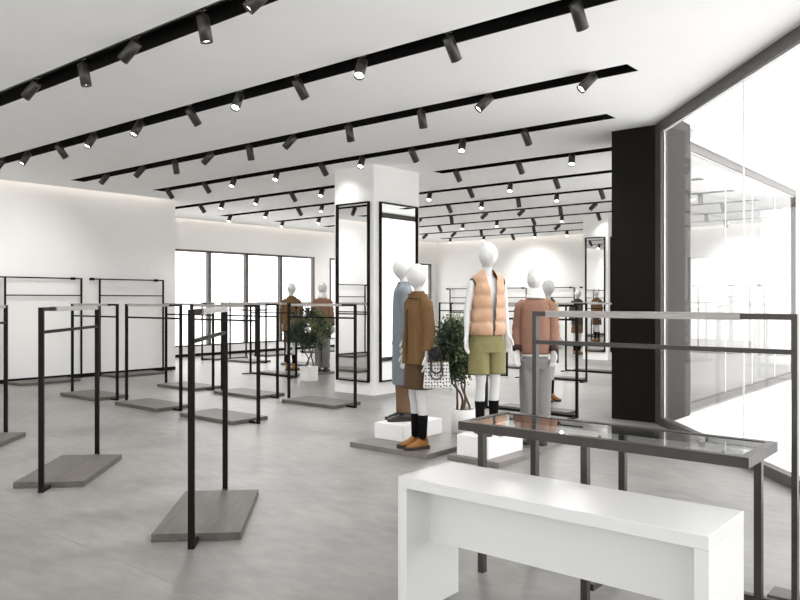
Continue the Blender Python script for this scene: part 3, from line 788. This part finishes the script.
# ------------------------------------------------------------------ potted trees
def potted_tree(name, label, x, y, square, pot_r, pot_h, stems_h, crown_c, crown_r, nleaf, nst, seed):
    rnd = random.Random(seed)
    r = thing(name, label, 'potted tree', (x, y, 0), 0)
    if square: MB().box(-pot_r, pot_r, -pot_r, pot_r, 0, pot_h).build('pot', M_pot, r, bevel=.004)
    else:
        k = 36; pr = [(pot_r*.86, 0), (pot_r*.97, .02), (pot_r, pot_h*.5), (pot_r, pot_h), (pot_r*.9, pot_h), (pot_r*.88, pot_h-.03)]
        MB().rings([[(q*math.cos(2*PI*i/k), q*math.sin(2*PI*i/k), z) for i in range(k)] for q, z in pr], cap1=False).build('pot', M_pot, r, True)
    q = pot_r*.88
    if not square: MB().rings([[(q*math.cos(2*PI*i/30), q*math.sin(2*PI*i/30), z) for i in range(30)] for z in (pot_h-.04, pot_h-.025)]).build('soil', M_soil, r)
    C = Vector(crown_c)
    for s in range(nst):
        a0 = 2*PI*s/nst+.4; pts = []; rad = []
        for i in range(15):
            t = i/14; ang = a0+t*1.5+.5*math.sin(t*7+s*2)
            rr_ = .072*(1-.1*t)+.02*math.sin(t*9+s)
            pts.append((C.x*t*.8+rr_*math.cos(ang), C.y*t*.8+rr_*math.sin(ang), pot_h-.05+(stems_h-pot_h+.05)*t)); rad.append(.015-.006*t)
        tr = MB().tube(pts, rad, 8)
        top = Vector(pts[-1])
        for j in range(7):
            d = Vector((rnd.gauss(0, 1), rnd.gauss(0, 1), rnd.gauss(.5, .8))).normalized()
            e = C+Vector((d.x*crown_r[0]*.8, d.y*crown_r[1]*.8, d.z*crown_r[2]*.8)); mid = (top+e)/2+Vector((rnd.uniform(-.04, .04), rnd.uniform(-.04, .04), .03))
            tr.tube([top, mid, e], [.008, .005, .002], 5)
        tr.build('trunk', M_bark, r, True)
    for part_, m, cnt in (('foliage', M_leaf, nleaf), ('highlight_foliage', M_leafl, nleaf//3)):  # the second, paler set puts bright leaf highlights into the colour
        lf = MB()
        clumps = []
        for j in range(46):
            d = Vector((rnd.gauss(0, 1), rnd.gauss(0, 1), rnd.gauss(0, 1))).normalized()*rnd.uniform(.35, 1)**.6
            clumps.append(C+Vector((d.x*crown_r[0]*.88, d.y*crown_r[1]*.88, d.z*crown_r[2]*.88)))
        for j in range(cnt):
            cc = rnd.choice(clumps)
            p = cc+Vector((rnd.gauss(0, .045), rnd.gauss(0, .045), rnd.gauss(0, .05)))
            d = Vector((rnd.gauss(0, 1), rnd.gauss(0, 1), rnd.gauss(-.2, .8))).normalized()
            u = d.cross(Vector((rnd.gauss(0, 1), rnd.gauss(0, 1), rnd.gauss(0, 1)))).normalized()
            L = rnd.uniform(.028, .052); w_ = L*.26; nn = d.cross(u)*L*.1
            lf.add([p, p+d*L*.45+u*w_-nn, p+d*L, p+d*L*.45-u*w_-nn, p+d*L*.5+nn*.4], [(0, 1, 4), (1, 2, 4), (2, 3, 4), (3, 0, 4)])
        fo = lf.build(part_, m, r); fo['kind'] = 'stuff'
    return r
tx, ty = rm(.735, 8.76)
cx_, cy_ = A11*(-.08), A21*(-.08)
potted_tree('potted_tree', 'bushy dark green potted tree with twisting trunks between the mannequins', tx, ty, False, .142, .30, .72, (cx_, cy_, 1.02), (.26, .26, .40), 9000, 4, 11)
tx, ty = rm(-1.76, 14.6)
potted_tree('potted_tree', 'small tree in a square white pot before the far mannequins', tx, ty, True, .125, .28, .70, (0, 0, 1.02), (.52, .52, .42), 7000, 3, 5)

# ------------------------------------------------------------------ camera, light
cam = bpy.data.cameras.new('camera'); co = bpy.data.objects.new('camera', cam); COL.objects.link(co)
cam.sensor_width = 36; cam.lens = FPX/800*36; cam.clip_start = .05; cam.clip_end = 300
co.location = (0, 0, CAM_H); co.rotation_euler = (PI/2, 0, math.atan2(.6406, .7678))
S.camera = co
wd = bpy.data.worlds.new('sky'); S.world = wd; wd.use_nodes = True
bg = wd.node_tree.nodes['Background']; bg.inputs[0].default_value = (1, 1, 1, 1); bg.inputs[1].default_value = 1.8
sd = bpy.data.lights.new('sun', 'SUN'); sd.energy = 1.0; sd.angle = math.radians(2); sd.color = (1, .98, .95)
so_ = bpy.data.objects.new('sun', sd); COL.objects.link(so_)
vx_, vy_ = rm(1, -.1); so_.rotation_mode = 'QUATERNION'
so_.rotation_quaternion = Vector((0, 0, -1)).rotation_difference(Vector((vx_*.22, vy_*.22, -1)).normalized())
S.view_settings.view_transform = 'Standard'; S.view_settings.look = 'None'
S.view_settings.exposure = .98; S.view_settings.gamma = 1; S.view_settings.use_curve_mapping = False
S.cycles.use_denoising = True
try: S.cycles.denoiser = 'OPENIMAGEDENOISE'
except Exception: pass
S.cycles.max_bounces = 14; S.cycles.diffuse_bounces = 10; S.cycles.transparent_max_bounces = 24
S.cycles.sample_clamp_indirect = 6; S.cycles.caustics_reflective = False; S.cycles.caustics_refractive = False
